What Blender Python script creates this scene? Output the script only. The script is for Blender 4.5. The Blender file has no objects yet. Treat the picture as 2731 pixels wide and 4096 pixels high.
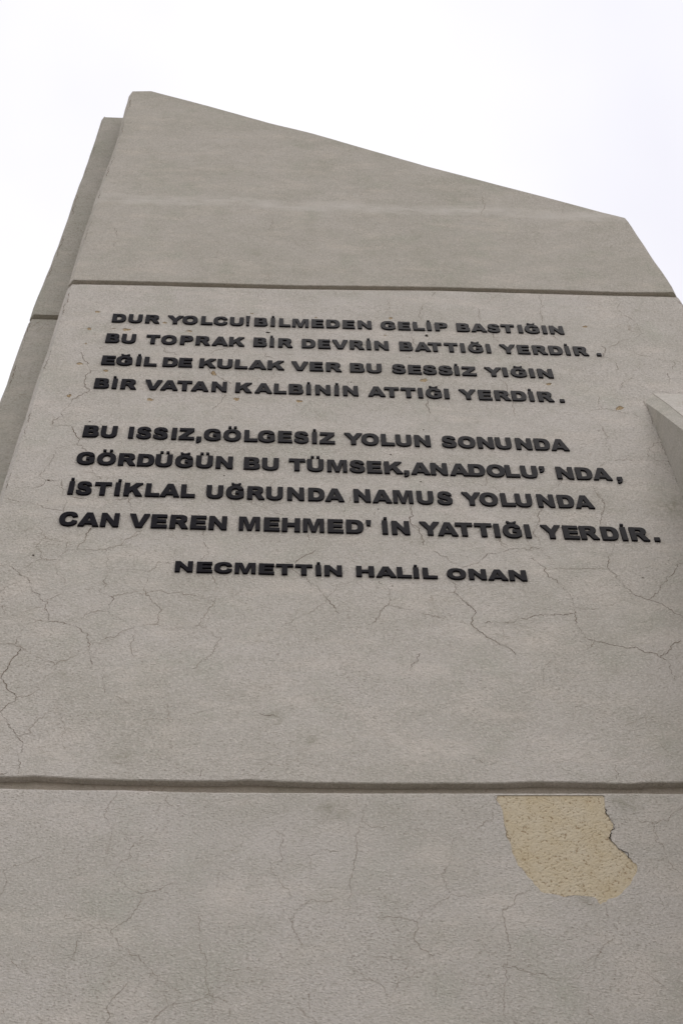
import bpy, bmesh, math, random
from mathutils import Vector, Matrix, geometry

# ------------------------------------------------------------------ camera
S = bpy.context.scene
C = bpy.data.collections.new('place'); S.collection.children.link(C)
W0, H0 = 2731.0, 4096.0
F = 5600.0                                   # focal length in photo pixels
D, CAMZ = 6.5, 1.6                           # metres from wall, eye height
ZV = (1170.0, -1950.0)                       # where plumb lines converge
SLOPE = 0.024                                # slope of the level lines
zen = Vector((ZV[0]-W0/2, H0/2-ZV[1], -F)).normalized()
k = (SLOPE*zen.y - zen.x)/zen.z
hx = Vector((1, -SLOPE, k)).normalized()     # world X in camera axes
yy = zen.cross(hx).normalized()              # world Y in camera axes
R = Matrix((hx, yy, zen))                    # camera -> world
cam = bpy.data.cameras.new('camera'); co = bpy.data.objects.new('camera', cam)
C.objects.link(co); S.camera = co
CP = Vector((0, -D, CAMZ))
co.matrix_world = Matrix.Translation(CP) @ R.to_4x4()
cam.sensor_fit = 'VERTICAL'; cam.sensor_height = 36.0; cam.lens = 36.0*F/H0
cam.clip_start = 0.05; cam.clip_end = 5000

def at(px, py, Y=0.0):
    """point of the plane at depth Y that the photo shows at px, py"""
    d = R @ Vector((px-W0/2, H0/2-py, -F))
    t = (Y-CP.y)/d.y
    return CP + d*t

# ------------------------------------------------------------------ world
S.view_settings.view_transform = 'Standard'; S.view_settings.look = 'None'
S.view_settings.exposure = 0.0; S.view_settings.gamma = 1.0
S.view_settings.use_curve_mapping = False
S.render.engine = 'CYCLES'
SUN_EL, SUN_AZ = math.radians(58), math.radians(150)
w = bpy.data.worlds.new('World'); S.world = w; w.use_nodes = True
nt = w.node_tree; N = nt.nodes; L = nt.links
for n in list(N): N.remove(n)
out = N.new('ShaderNodeOutputWorld'); bg = N.new('ShaderNodeBackground')
sky = N.new('ShaderNodeTexSky'); sky.sky_type = 'NISHITA'; sky.sun_disc = False
sky.sun_elevation = SUN_EL; sky.sun_rotation = SUN_AZ
sk = N.new('ShaderNodeVectorMath'); sk.operation = 'SCALE'; sk.inputs['Scale'].default_value = 0.09
L.new(sky.outputs['Color'], sk.inputs[0])
tc = N.new('ShaderNodeTexCoord'); mp = N.new('ShaderNodeMapping')
mp.inputs['Location'].default_value = (0.35, 0.2, 0.1)
no = N.new('ShaderNodeTexNoise'); no.inputs['Scale'].default_value = 2.3
no.inputs['Detail'].default_value = 4.0; no.inputs['Roughness'].default_value = 0.5
L.new(tc.outputs['Generated'], mp.inputs['Vector']); L.new(mp.outputs['Vector'], no.inputs['Vector'])
rp = N.new('ShaderNodeValToRGB')
rp.color_ramp.elements[0].position = 0.25; rp.color_ramp.elements[0].color = (0.95, 0.94, 1.02, 1)
rp.color_ramp.elements[1].position = 0.52; rp.color_ramp.elements[1].color = (1.08, 1.07, 1.10, 1)
L.new(no.outputs['Fac'], rp.inputs['Fac'])
mx = N.new('ShaderNodeMix'); mx.data_type = 'RGBA'; mx.inputs['Factor'].default_value = 0.95
L.new(sk.outputs['Vector'], mx.inputs['A']); L.new(rp.outputs['Color'], mx.inputs['B'])
L.new(mx.outputs['Result'], bg.inputs['Color']); bg.inputs['Strength'].default_value = 1.0
L.new(bg.outputs['Background'], out.inputs['Surface'])
sl = bpy.data.lights.new('sun', 'SUN'); so = bpy.data.objects.new('sun', sl); C.objects.link(so)
sl.energy = 0.6; sl.angle = math.radians(35); sl.color = (1.0, 0.95, 0.88)
sd = Vector((math.sin(SUN_AZ)*math.cos(SUN_EL), math.cos(SUN_AZ)*math.cos(SUN_EL), math.sin(SUN_EL)))
so.rotation_euler = sd.to_track_quat('Z', 'Y').to_euler(); so.location = (4, -10, 30)

# ------------------------------------------------------------------ helpers
def tag(o, label=None, cat=None, group=None, kind=None):
    if label: o['label'] = label
    if cat: o['category'] = cat
    if group: o['group'] = group
    if kind: o['kind'] = kind
    return o

def empty(name, loc, label, cat, group=None):
    o = bpy.data.objects.new(name, None); C.objects.link(o); o.location = loc
    o.empty_display_size = 0.1
    return tag(o, label, cat, group)

def link(name, me, mat, parent=None):
    o = bpy.data.objects.new(name, me); C.objects.link(o)
    if mat and not me.materials: me.materials.append(mat)
    if parent:
        o.parent = parent
        o.matrix_parent_inverse = Matrix.Translation(abs_loc(parent)).inverted()
    return o

def abs_loc(o):
    # every parent here is unrotated and unscaled; parts carry world coordinates in their meshes
    v = Vector(o.location) if o.type == 'EMPTY' else Vector((0, 0, 0))
    return v

def pip(x, y, poly):
    c = False; j = len(poly)-1
    for i in range(len(poly)):
        xi, yi = poly[i]; xj, yj = poly[j]
        if (yi > y) != (yj > y) and x < (xj-xi)*(y-yi)/(yj-yi)+xi: c = not c
        j = i
    return c

def area(p):
    return 0.5*sum(p[i][0]*p[(i+1) % len(p)][1]-p[(i+1) % len(p)][0]*p[i][1] for i in range(len(p)))

def slab(name, outer, inner, y0, ych, y1, mat, parent, holes=()):
    """plate seen from -Y: inner outline at y0, outer outline at ych, straight back to y1.
    holes: (loop, depth) recesses whose side walls are built here"""
    if area(outer) < 0:
        outer = outer[::-1]; inner = inner[::-1]
        if isinstance(ych, list): ych = ych[::-1]
    V, Fc = [], []
    n = len(inner)
    pts = [Vector(p) for p in inner]; edges = [(i, (i+1) % n) for i in range(n)]
    for lp, _ in holes:
        b = len(pts); m = len(lp)
        pts += [Vector(p) for p in lp]; edges += [(b+i, b+(i+1) % m) for i in range(m)]
    cv, ce, cf, *_ = geometry.delaunay_2d_cdt(pts, edges, [], 0, 1e-6)
    V = [(v.x, y0, v.y) for v in cv]
    boxes = [(min(p[0] for p in lp), max(p[0] for p in lp), min(p[1] for p in lp), max(p[1] for p in lp), lp) for lp, _ in holes]
    for f in cf:
        cx = sum(cv[i].x for i in f)/3; cy = sum(cv[i].y for i in f)/3
        if not pip(cx, cy, inner): continue
        if any(a < cx < b and c < cy < d and pip(cx, cy, lp) for a, b, c, d, lp in boxes): continue
        a, b_, c_ = [cv[i] for i in f]
        ccw = (b_-a).cross(c_-a) > 0
        Fc.append(tuple(f) if ccw else tuple(f)[::-1])
    def ring(a, ya, b, yb):
        s = len(V); m = len(a)
        V.extend([(p[0], ya[i] if isinstance(ya, list) else ya, p[1]) for i, p in enumerate(a)])
        V.extend([(p[0], yb[i] if isinstance(yb, list) else yb, p[1]) for i, p in enumerate(b)])
        for i in range(m):
            j = (i+1) % m
            Fc.append((s+i, s+m+i, s+m+j, s+j))
    yc = ych if isinstance(ych, list) else [ych]*n
    ring(inner, y0, outer, yc); ring(outer, yc, outer, y1)
    s = len(V); V.extend([(p[0], y1, p[1]) for p in outer]); Fc.append(tuple(range(s, s+n))[::-1])
    for lp, dp in holes:
        lp = lp if area(lp) < 0 else lp[::-1]
        ring(lp, y0, lp, y0+dp)
    me = bpy.data.meshes.new(name); me.from_pydata(V, [], Fc); me.update()
    bm = bmesh.new(); bm.from_mesh(me)
    bmesh.ops.remove_doubles(bm, verts=bm.verts, dist=1e-5)
    bmesh.ops.recalc_face_normals(bm, faces=bm.faces)
    bm.to_mesh(me); bm.free()
    return link(name, me, mat, parent)

def plate(name, loop, y, mat, parent):
    if area(loop) < 0: loop = loop[::-1]
    me = bpy.data.meshes.new(name)
    me.from_pydata([(p[0], y, p[1]) for p in loop], [], [tuple(range(len(loop)))]); me.update()
    return link(name, me, mat, parent)

# ------------------------------------------------------------------ materials
class Mat:
    def __init__(s, name):
        s.m = bpy.data.materials.new(name); s.m.use_nodes = True
        s.n = s.m.node_tree.nodes; s.l = s.m.node_tree.links
        s.b = s.n['Principled BSDF']
    def node(s, t, **kw):
        n = s.n.new(t)
        for k_, v in kw.items():
            if hasattr(n, k_): setattr(n, k_, v)
            else: n.inputs[k_.replace('_', ' ')].default_value = v
        return n
    def ramp(s, src, stops):
        r = s.n.new('ShaderNodeValToRGB'); e = r.color_ramp.elements
        while len(e) < len(stops): e.new(0.5)
        for i, (p, c) in enumerate(stops):
            e[i].position = p; e[i].color = (c, c, c, 1) if not isinstance(c, tuple) else (*c, 1)
        s.l.new(src, r.inputs['Fac']); return r.outputs['Color']
    def noise(s, vec, scale, detail=3.0, rough=0.55, dist=0.0, lac=2.0):
        n = s.n.new('ShaderNodeTexNoise'); n.inputs['Scale'].default_value = scale
        n.inputs['Detail'].default_value = detail; n.inputs['Roughness'].default_value = rough
        n.inputs['Distortion'].default_value = dist; n.inputs['Lacunarity'].default_value = lac
        s.l.new(vec, n.inputs['Vector']); return n.outputs['Fac']
    def mapping(s, vec, scale=(1, 1, 1), rot=(0, 0, 0), loc=(0, 0, 0)):
        n = s.n.new('ShaderNodeMapping'); n.inputs['Scale'].default_value = scale
        n.inputs['Rotation'].default_value = rot; n.inputs['Location'].default_value = loc
        s.l.new(vec, n.inputs['Vector']); return n.outputs['Vector']
    def mix(s, a, b, fac, mode='MIX'):
        n = s.n.new('ShaderNodeMix'); n.data_type = 'RGBA'; n.blend_type = mode
        for sock, v in (('A', a), ('B', b), ('Factor', fac)):
            if isinstance(v, bpy.types.NodeSocket): s.l.new(v, n.inputs[sock])
            elif isinstance(v, tuple): n.inputs[sock].default_value = (*v, 1)
            else: n.inputs[sock].default_value = v
        return n.outputs['Result']
    def math(s, op, a, b=0.0):
        n = s.n.new('ShaderNodeMath'); n.operation = op
        for i, v in enumerate((a, b)):
            if isinstance(v, bpy.types.NodeSocket): s.l.new(v, n.inputs[i])
            else: n.inputs[i].default_value = v
        return n.outputs[0]
    def bump(s, h, dist, strength=1.0, prev=None):
        n = s.n.new('ShaderNodeBump'); n.inputs['Distance'].default_value = dist
        n.inputs['Strength'].default_value = strength
        s.l.new(h, n.inputs['Height'])
        if prev is not None: s.l.new(prev, n.inputs['Normal'])
        return n.outputs['Normal']

def plaster(name, base, green=0.35, seam=None, seed=0.0, fine=1.0, smudge=()):
    M = Mat(name)
    P = M.node('ShaderNodeNewGeometry').outputs['Position']
    P = M.mapping(P, loc=(seed, seed*0.7, seed*1.3))
    # cloudy weathering, a little wider than tall
    Pw = M.mapping(P, scale=(0.7, 0.7, 1.0))
    big = M.noise(Pw, 1.1, 5, 0.6, 0.3)
    mid = M.noise(M.mapping(P, scale=(1, 1, 1.25), loc=(3, 1, 7)), 4.2, 5, 0.65, 0.4)
    col = M.mix(base, tuple(c*f for c, f in zip(base, (0.74, 0.755, 0.70))), M.ramp(big, [(0.40, 0.0), (0.70, 0.6)]))
    col = M.mix(col, tuple(c*f for c, f in zip(base, (0.76, 0.77, 0.71))), M.ramp(mid, [(0.46, 0.0), (0.74, 0.55)]))
    # algae tint
    al = M.noise(M.mapping(P, scale=(1, 1, 0.8), loc=(11, 2, 5)), 2.1, 4, 0.6)
    col = M.mix(col, tuple(c*f for c, f in zip(base, (0.62, 0.72, 0.60))), M.math('MULTIPLY', M.ramp(al, [(0.54, 0.0), (0.78, 1.0)]), green))
    # warm lime bloom
    lb = M.noise(M.mapping(P, scale=(0.8, 1, 1.6), loc=(5, 9, 2)), 2.7, 4, 0.6)
    col = M.mix(col, tuple(min(1, c*f) for c, f in zip(base, (1.16, 1.13, 1.10))), M.ramp(lb, [(0.5, 0.0), (0.75, 0.7)]))
    # floated grain: short tilted dashes, self-shading of the hollows painted dark
    Pg = M.mapping(M.mapping(P, rot=(0, math.radians(-14), 0)), scale=(0.42, 1, 1.0))
    g1 = M.noise(Pg, 105, 3, 0.62)
    g2 = M.noise(M.mapping(P, loc=(1, 4, 2)), 60, 4, 0.7)
    patch = M.ramp(M.noise(M.mapping(P, loc=(8, 8, 8)), 1.8, 3, 0.6), [(0.35, 0.35), (0.65, 1.0)])
    pit_shade = M.ramp(g1, [(0.53, 0.0), (0.64, 1.0)])
    col = M.mix(col, tuple(c*f for c, f in zip(base, (0.50, 0.46, 0.41))), M.math('MULTIPLY', M.math('MULTIPLY', pit_shade, patch), 0.85*fine))
    g3 = M.noise(M.mapping(P, scale=(0.75, 1, 1.0), loc=(6, 6, 1)), 34, 4, 0.75)
    col = M.mix(col, tuple(c*f for c, f in zip(base, (0.66, 0.64, 0.59))), M.math('MULTIPLY', M.ramp(g3, [(0.52, 0.0), (0.68, 1.0)]), 0.55))
    hi = M.ramp(g2, [(0.50, 0.0), (0.64, 1.0)])
    col = M.mix(col, tuple(min(1, c*f) for c, f in zip(base, (1.28, 1.27, 1.27))), M.math('MULTIPLY', hi, 0.55*fine))
    # hairline crazing, only here and there
    v = M.node('ShaderNodeTexVoronoi'); v.feature = 'DISTANCE_TO_EDGE'; v.inputs['Scale'].default_value = 3.1
    warp = M.node('ShaderNodeTexNoise'); warp.inputs['Scale'].default_value = 9.0; warp.inputs['Detail'].default_value = 5
    M.l.new(P, warp.inputs['Vector'])
    wv = M.mix(P, warp.outputs['Color'], 0.06)
    M.l.new(wv, v.inputs['Vector'])
    line = M.ramp(v.outputs['Distance'], [(0.0, 1.0), (0.011, 0.0)])
    where = M.ramp(M.noise(M.mapping(P, loc=(2, 7, 4)), 2.4, 4, 0.7), [(0.50, 0.0), (0.66, 1.0)])
    col = M.mix(col, tuple(c*f for c, f in zip(base, (0.42, 0.34, 0.26))), M.math('MULTIPLY', M.math('MULTIPLY', line, where), 0.45))
    if seam:
        zc, hw = seam
        sx = M.node('ShaderNodeSeparateXYZ'); gp = M.node('ShaderNodeNewGeometry')
        M.l.new(gp.outputs['Position'], sx.inputs[0])
        wob = M.noise(M.mapping(gp.outputs['Position'], scale=(1, 1, 0.3)), 1.7, 3, 0.5)
        d = M.math('ABSOLUTE', M.math('SUBTRACT', M.math('ADD', sx.outputs['Z'], M.math('MULTIPLY', wob, 0.35)), zc+0.175))
        f = M.ramp(M.math('DIVIDE', d, hw), [(0.0, 0.9), (0.7, 0.5), (1.0, 0.0)])
        brk = M.ramp(M.noise(M.mapping(gp.outputs['Position'], scale=(1, 1, 3)), 2.9, 4, 0.65), [(0.36, 0.15), (0.6, 1.0)])
        col = M.mix(col, tuple(min(1, c*f_) for c, f_ in zip(base, (1.16, 1.17, 1.19))), M.math('MULTIPLY', f, brk))
    gp2 = M.node('ShaderNodeNewGeometry').outputs['Position']
    sn = M.noise(gp2, 16, 4, 0.7)
    for (sx_, sz_, rad) in smudge:
        vd = M.node('ShaderNodeVectorMath', operation='DISTANCE'); M.l.new(M.mapping(gp2, scale=(1, 1, 1.2)), vd.inputs[0])
        vd.inputs[1].default_value = (sx_, 0, sz_*1.2)
        fo = M.ramp(M.math('DIVIDE', vd.outputs['Value'], rad), [(0.0, 0.9), (1.0, 0.0)])
        fo = M.math('MULTIPLY', fo, M.ramp(sn, [(0.42, 0.1), (0.62, 1.0)]))
        col = M.mix(col, tuple(c*f for c, f in zip(base, (0.55, 0.55, 0.47))), fo)
    M.l.new(col, M.b.inputs['Base Color'])
    M.b.inputs['Roughness'].default_value = 0.92; M.b.inputs['Specular IOR Level'].default_value = 0.15
    b0 = M.bump(big, 0.05, 0.5)
    b1 = M.bump(M.noise(P, 14, 3, 0.6), 0.010, 0.6, b0)
    b2 = M.bump(g2, 0.012, 1.0, b1)
    b3 = M.bump(g1, 0.009, 1.0, b2)
    b4 = M.bump(M.math('MULTIPLY', line, where), -0.002, 0.8, b3)
    M.l.new(b4, M.b.inputs['Normal'])
    return M.m

def simple(name, col, rough=0.9, spec=0.2, var=0.25, nscale=40, bump=0.002):
    M = Mat(name); P = M.node('ShaderNodeNewGeometry').outputs['Position']
    n = M.noise(P, nscale, 4, 0.65)
    c = M.mix(tuple(x*(1-var) for x in col), tuple(min(1, x*(1+var)) for x in col), M.ramp(n, [(0.3, 0.0), (0.7, 1.0)]))
    M.l.new(c, M.b.inputs['Base Color']); M.b.inputs['Roughness'].default_value = rough
    M.b.inputs['Specular IOR Level'].default_value = spec
    if bump: M.l.new(M.bump(n, bump, 1.0), M.b.inputs['Normal'])
    return M.m

BASE = (0.50, 0.448, 0.412)
def sm(*ps): return [(at(x, y).x, at(x, y).z, r_) for x, y, r_ in ps]
pl_low = plaster('plaster_lower', (0.575, 0.538, 0.497), 0.30, seed=0.0, fine=1.0, smudge=sm((2500, 3215, 0.13), (1330, 3245, 0.16), (2330, 3600, 0.07)))
pl_mid = plaster('plaster_middle', (0.598, 0.558, 0.513), 0.35, seed=3.1, fine=0.95, smudge=sm((258, 2698, 0.07), (1235, 2960, 0.09), (495, 3025, 0.12), (2690, 2030, 0.3), (1100, 2870, 0.1), (2560, 1240, 0.12)))
pl_top = plaster('plaster_upper', (0.53, 0.492, 0.44), 0.40, seam=(at(900, 808).z, 0.16), seed=7.7, fine=0.85)
pl_rear = plaster('plaster_rear', (0.47, 0.442, 0.395), 0.6, seed=13.0, fine=0.85)
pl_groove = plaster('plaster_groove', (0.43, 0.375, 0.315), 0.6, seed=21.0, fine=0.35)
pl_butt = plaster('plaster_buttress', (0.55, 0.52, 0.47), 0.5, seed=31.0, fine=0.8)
pl_slope_lit = plaster('plaster_slope_lit', (0.61, 0.575, 0.53), 0.15, seed=41.0, fine=0.6)  # extra sky light on the slope painted into a paler base
m_faint = simple('faint_crack_dirt', (0.21, 0.16, 0.115), 1.0, 0.0, 0.4, 25, 0)
m_crack = simple('crack_dirt', (0.15, 0.11, 0.078), 1.0, 0.0, 0.4, 25, 0)
m_hole_edge_shade = simple('hole_dark_edge_shade', (0.03, 0.024, 0.02), 1.0, 0.0, 0.3, 60, 0)

def undercoat():
    M = Mat('undercoat_beige'); P = M.node('ShaderNodeNewGeometry').outputs['Position']
    base = (0.54, 0.45, 0.305)
    a = M.noise(P, 5.5, 4, 0.6); col = M.mix(base, (0.585, 0.51, 0.385), M.ramp(a, [(0.35, 0.0), (0.68, 1.0)]))
    Pt = M.mapping(M.mapping(P, rot=(0, math.radians(28), 0)), scale=(0.8, 1, 1))
    b = M.noise(Pt, 62, 3, 0.6, 0.3)
    col = M.mix(col, (0.26, 0.18, 0.10), M.math('MULTIPLY', M.ramp(b, [(0.56, 0.0), (0.68, 1.0)]), 0.9))
    c = M.noise(P, 120, 3, 0.6)
    col = M.mix(col, (0.64, 0.56, 0.42), M.math('MULTIPLY', M.ramp(c, [(0.5, 0.0), (0.7, 1.0)]), 0.5))
    M.l.new(col, M.b.inputs['Base Color']); M.b.inputs['Roughness'].default_value = 0.9
    M.b.inputs['Specular IOR Level'].default_value = 0.15
    inv = M.math('SUBTRACT', 1.0, b)
    M.l.new(M.bump(c, 0.002, 0.8, M.bump(inv, 0.014, 1.0)), M.b.inputs['Normal'])
    return M.m
m_under = undercoat()

def chipmat():
    M = Mat('chip_brown'); P = M.node('ShaderNodeNewGeometry').outputs['Position']
    a = M.noise(P, 80, 3, 0.6)
    col = M.ramp(a, [(0.36, (0.24, 0.16, 0.085)), (0.48, (0.36, 0.26, 0.14)), (0.64, (0.50, 0.40, 0.265))])
    M.l.new(col, M.b.inputs['Base Color']); M.b.inputs['Roughness'].default_value = 0.95
    M.l.new(M.bump(a, 0.01, 1.0), M.b.inputs['Normal'])
    return M.m
m_chip = chipmat()

def paint():
    M = Mat('black_paint'); P = M.node('ShaderNodeNewGeometry').outputs['Position']
    n = M.noise(P, 22, 4, 0.6)
    col = M.mix((0.0060, 0.0052, 0.0078), (0.0095, 0.0082, 0.0120), n)
    M.l.new(col, M.b.inputs['Base Color'])
    M.b.inputs['Specular IOR Level'].default_value = 0.037
    M.l.new(M.ramp(n, [(0.3, 0.20), (0.7, 0.32)]), M.b.inputs['Roughness'])
    M.l.new(M.bump(M.noise(P, 150, 2, 0.5), 0.0004, 0.5), M.b.inputs['Normal'])
    return M.m
m_paint = paint()

# ------------------------------------------------------------------ ground
def ground():
    M = Mat('plaza_stone'); P = M.node('ShaderNodeNewGeometry').outputs['Position']
    br = M.node('ShaderNodeTexBrick'); br.inputs['Scale'].default_value = 1.0
    br.inputs['Brick Width'].default_value = 0.6; br.inputs['Row Height'].default_value = 0.4
    br.inputs['Mortar Size'].default_value = 0.006
    br.inputs['Color1'].default_value = (0.33, 0.31, 0.28, 1); br.inputs['Color2'].default_value = (0.28, 0.265, 0.24, 1)
    br.inputs['Mortar'].default_value = (0.15, 0.14, 0.12, 1)
    M.l.new(P, br.inputs['Vector'])
    col = M.mix(br.outputs['Color'], (0.22, 0.20, 0.17), M.math('MULTIPLY', M.noise(P, 1.3, 5, 0.6), 0.5))
    M.l.new(col, M.b.inputs['Base Color']); M.b.inputs['Roughness'].default_value = 0.85
    me = bpy.data.meshes.new('ground'); s = 2000
    me.from_pydata([(-s, -s, 0), (s, -s, 0), (s, s, 0), (-s, s, 0)], [], [(0, 1, 2, 3)])
    tag(link('ground', me, M.m), 'pale stone paving round the foot of the memorial', kind='structure')
ground()

# ------------------------------------------------------------------ walls
def chain(pts, Y=0.0, sc=None):
    r = []
    for p in pts:
        x, y = p[0], p[1]
        if sc: x, y = sc[0]+x*sc[2], sc[1]+y*sc[2]
        q = at(x, y, Y); r.append((q.x, q.z))
    return r

def dense(poly, step, amp, rnd):
    """add points along a polyline with small uneven offsets (hand-floated edge)"""
    r = []
    for a, b in zip(poly[:-1], poly[1:]):
        L_ = math.hypot(b[0]-a[0], b[1]-a[1]); n = max(1, int(L_/step))
        nx, ny = -(b[1]-a[1])/(L_+1e-9), (b[0]-a[0])/(L_+1e-9)
        for i in range(n):
            t = i/n; o = rnd.uniform(-amp, amp) if i else 0
            r.append((a[0]+(b[0]-a[0])*t+nx*o, a[1]+(b[1]-a[1])*t+ny*o))
    r.append(poly[-1]); return r

def xat(poly, z):
    """x on an edge chain (sorted top to bottom) at height z, extrapolated by its overall taper"""
    for a, b in zip(poly[:-1], poly[1:]):
        if b[1] <= z <= a[1]: return a[0]+(b[0]-a[0])*(z-a[1])/(b[1]-a[1])
    a, b = poly[0], poly[-1]
    return b[0]+(b[0]-a[0])/(b[1]-a[1])*(z-b[1])

CHY, CHX = 0.062, 0.052
rnd = random.Random(4)
TOP = chain([(531.6, 365.5), (605.6, 364.5), (832.7, 424), (1070, 490.5), (1250, 534), (1700, 664), (2231, 802.5), (2401.6, 848.5), (2500.5, 871.7)], 0.006)
LEFT = chain([(516, 386), (491, 472), (471, 552.6), (436, 656), (413, 713), (379, 805), (350, 897), (321, 983), (298.5, 1058),
              (278, 1127), (274, 1150), (252.6, 1207), (231, 1276.5), (212, 1334), (191, 1407), (164.5, 1475), (143.5, 1540),
              (115, 1628.5), (92, 1705), (65, 1785), (38, 1873), (0, 1985)], CHY)
RIGHT = chain([(2500.5, 871.7), (2604, 1028), (2680.6, 1141), (2709.3, 1197), (2719, 1203), (2731, 1224)], CHY)
RL = [RIGHT[0], RIGHT[-1]]
G1U = chain([(298.5, 1119.7), (402, 1121), (606, 1125.5), (950, 1134.7), (1218, 1141.6), (1400, 1142.3), (1739.6, 1147.4), (2079, 1155.9), (2231, 1159.5), (2486, 1168), (2687, 1169)])
G1L = chain([(293, 1135), (606, 1141), (900, 1149), (1218, 1156), (1500, 1159), (1739.6, 1161), (2079, 1171), (2418.7, 1180.5), (2673, 1186)])
G2U = chain([(0, 3106), (75, 3106), (143, 3102), (230, 3107), (344, 3113.6), (488, 3119), (900, 3123), (1002, 3118), (1155, 3126), (1410, 3131), (1665, 3132.5), (1900, 3132), (2059, 3129), (2165, 3126), (2377, 3130), (2509, 3134), (2589, 3129), (2731, 3127)])
G2L = chain([(0, 3152), (230, 3158), (488, 3158), (689, 3165), (900, 3168.5), (1410, 3171), (1900, 3172), (2165, 3172), (2430, 3172), (2731, 3174)])

def edge_l(z): return xat(LEFT, z)
def edge_r(z): return xat(RIGHT, z) if z > RIGHT[-1][1] else xat(RL, z)

def side(fn, z0, z1, step=0.25, amp=0.004):
    n = max(2, int(abs(z1-z0)/step)); r = []
    for i in range(n+1):
        z = z0+(z1-z0)*i/n; r.append((fn(z)+(rnd.uniform(-amp, amp) if 0 < i < n else 0), z))
    return r

def lip(line):
    """groove lip from the left silhouette to the right one"""
    z0, z1 = line[0][1], line[-1][1]
    a = [(edge_l(z0), z0)] if line[0][0] > edge_l(z0)+0.05 else []
    b = [(edge_r(z1), z1)] if line[-1][0] < edge_r(z1)-0.05 else []
    l = dense(line, 0.06, 0.0025, rnd)
    xl, xr = edge_l(z0)+CHX+0.03, edge_r(z1)-CHX-0.03
    if a: l = [p for p in l if p[0] > xl]
    if b: l = [p for p in l if p[0] < xr]
    if a: l = [a[0]]+l
    if b: l = l+[b[0]]
    return l

def build_panel(name, bottom, left, top, right, mat, parent, holes=(), y0=0.0, ch=CHY, y1=0.40, chx=CHX):
    """bottom, top: left to right; left, right: top to bottom"""
    outer, inner, yc = [], [], []
    e = 0.006; et = 0.016; yl = y0+0.006
    for i, p in enumerate(bottom):
        outer.append(p); dx = chx if i == 0 else (-chx if i == len(bottom)-1 else 0)
        inner.append((p[0]+dx, p[1]+e)); yc.append(y0+ch if dx else yl)
    for p in right[::-1][1:-1]:
        outer.append(p); inner.append((p[0]-chx, p[1])); yc.append(y0+ch)
    for i, p in enumerate(top[::-1]):
        outer.append(p); dx = -chx if i == 0 else (chx if i == len(top)-1 else 0)
        inner.append((p[0]+dx, p[1]-et)); yc.append(y0+ch if dx else yl)
    for p in left[1:-1]:
        outer.append(p); inner.append((p[0]+chx, p[1])); yc.append(y0+ch)
    return slab(name, outer, inner, y0, yc, y1, mat, parent, holes)

# irregular spalls and drilled holes
def blob(cx, cy, wx, hy, rnd, Y=0.0, n=16):
    r = []; ph = [rnd.uniform(0, 6.28) for _ in range(3)]
    for i in range(n):
        a = -2*math.pi*i/n
        f = 1+0.13*math.sin(2*a+ph[0])+0.13*math.sin(3*a+ph[1])+0.10*math.sin(5*a+ph[2])+rnd.uniform(-.09, .09)
        q = at(cx+wx/2*f*math.cos(a), cy+hy/2*f*math.sin(a), Y); r.append((q.x, q.z))
    return r
A_, B_, C_, D_, E_, F_, G_, H_ = ((380, 1200, .5102), (980, 1220, .5102), (1680, 1230, .5102), (220, 1660, .5102),
    (920, 1680, .5102), (1620, 1700, .5102), (640, 2200, .5102), (1400, 2200, .5102))
Z2, Z3, P1, P4, P5, P6, P7, P8, P9, Z5 = ((0, 1200, .3826), (2331, 1050, .3828), (0, 1900, .574), (900, 2200, .6378),
    (1800, 1900, .5938), (0, 3150, .8712), (1366, 3150, .8706), (300, 700, .7653), (1400, 700, .8489), (1900, 3000, .53))
CH = [(A_, 548, 178, 35, 14), (A_, 248, 232, 60, 22), (A_, 740, 243, 55, 12), (A_, 1232, 106, 26, 9), (A_, 930, 575, 42, 34),
      (A_, 432, 780, 52, 24), (A_, 1110, 777, 42, 30), (B_, 180, 215, 36, 11), (B_, 1140, 103, 36, 16),
      (B_, 1097, 238, 22, 9), (B_, 1420, 240, 26, 16), (B_, 1290, 410, 12, 8), (B_, 1400, 590, 60, 28), (B_, 425, 754, 56, 18),
      (B_, 555, 98, 28, 8), (C_, 50, 220, 26, 18), (C_, 1290, 150, 36, 18), (C_, 1005, 600, 46, 18),
      (Z2, 1022, 123, 56, 22), (Z2, 935, 302, 50, 26), (Z2, 900, 455, 24, 18), (Z2, 835, 665, 76, 22), (Z2, 1110, 738, 56, 22),
      (Z2, 725, 1000, 52, 32), (Z3, 380, 1520, 76, 44), (A_, 1355, 255, 36, 11), (A_, 150, 222, 34, 6)]
HO = [(Z2, 940, 1272, 30, 13), (Z2, 510, 1885, 28, 18), (B_, 830, 605, 14, 8), (Z3, 162, 1760, 20, 10), (Z3, 745, 2218, 18, 8),
      (E_, 1515, 77, 15, 8), (E_, 1258, 272, 16, 11), (E_, 1493, 483, 20, 9), (E_, 1160, 698, 18, 9), (D_, 1327, 475, 13, 10),
      (D_, 1388, 28, 10, 6), (P1, 235, 560, 20, 13), (P1, 335, 175, 11, 7), (P5, 1295, 692, 14, 9),
      (P4, 1050, 226, 14, 8), (A_, 1236, 110, 0, 0), (P1, 1055, 748*0+2085-1900, 0, 0)]
mid_holes, chips, drills = [], [], []
for sc, x, y, a, b in CH:
    lp = blob(sc[0]+x*sc[2], sc[1]+y*sc[2], a*sc[2], b*sc[2], rnd); mid_holes.append((lp, 0.004)); chips.append(lp)
for sc, x, y, a, b in HO:
    if a == 0: continue
    lp = blob(sc[0]+x*sc[2], sc[1]+y*sc[2], a*sc[2], b*sc[2], rnd, n=9); mid_holes.append((lp, 0.03)); drills.append(lp)

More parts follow.
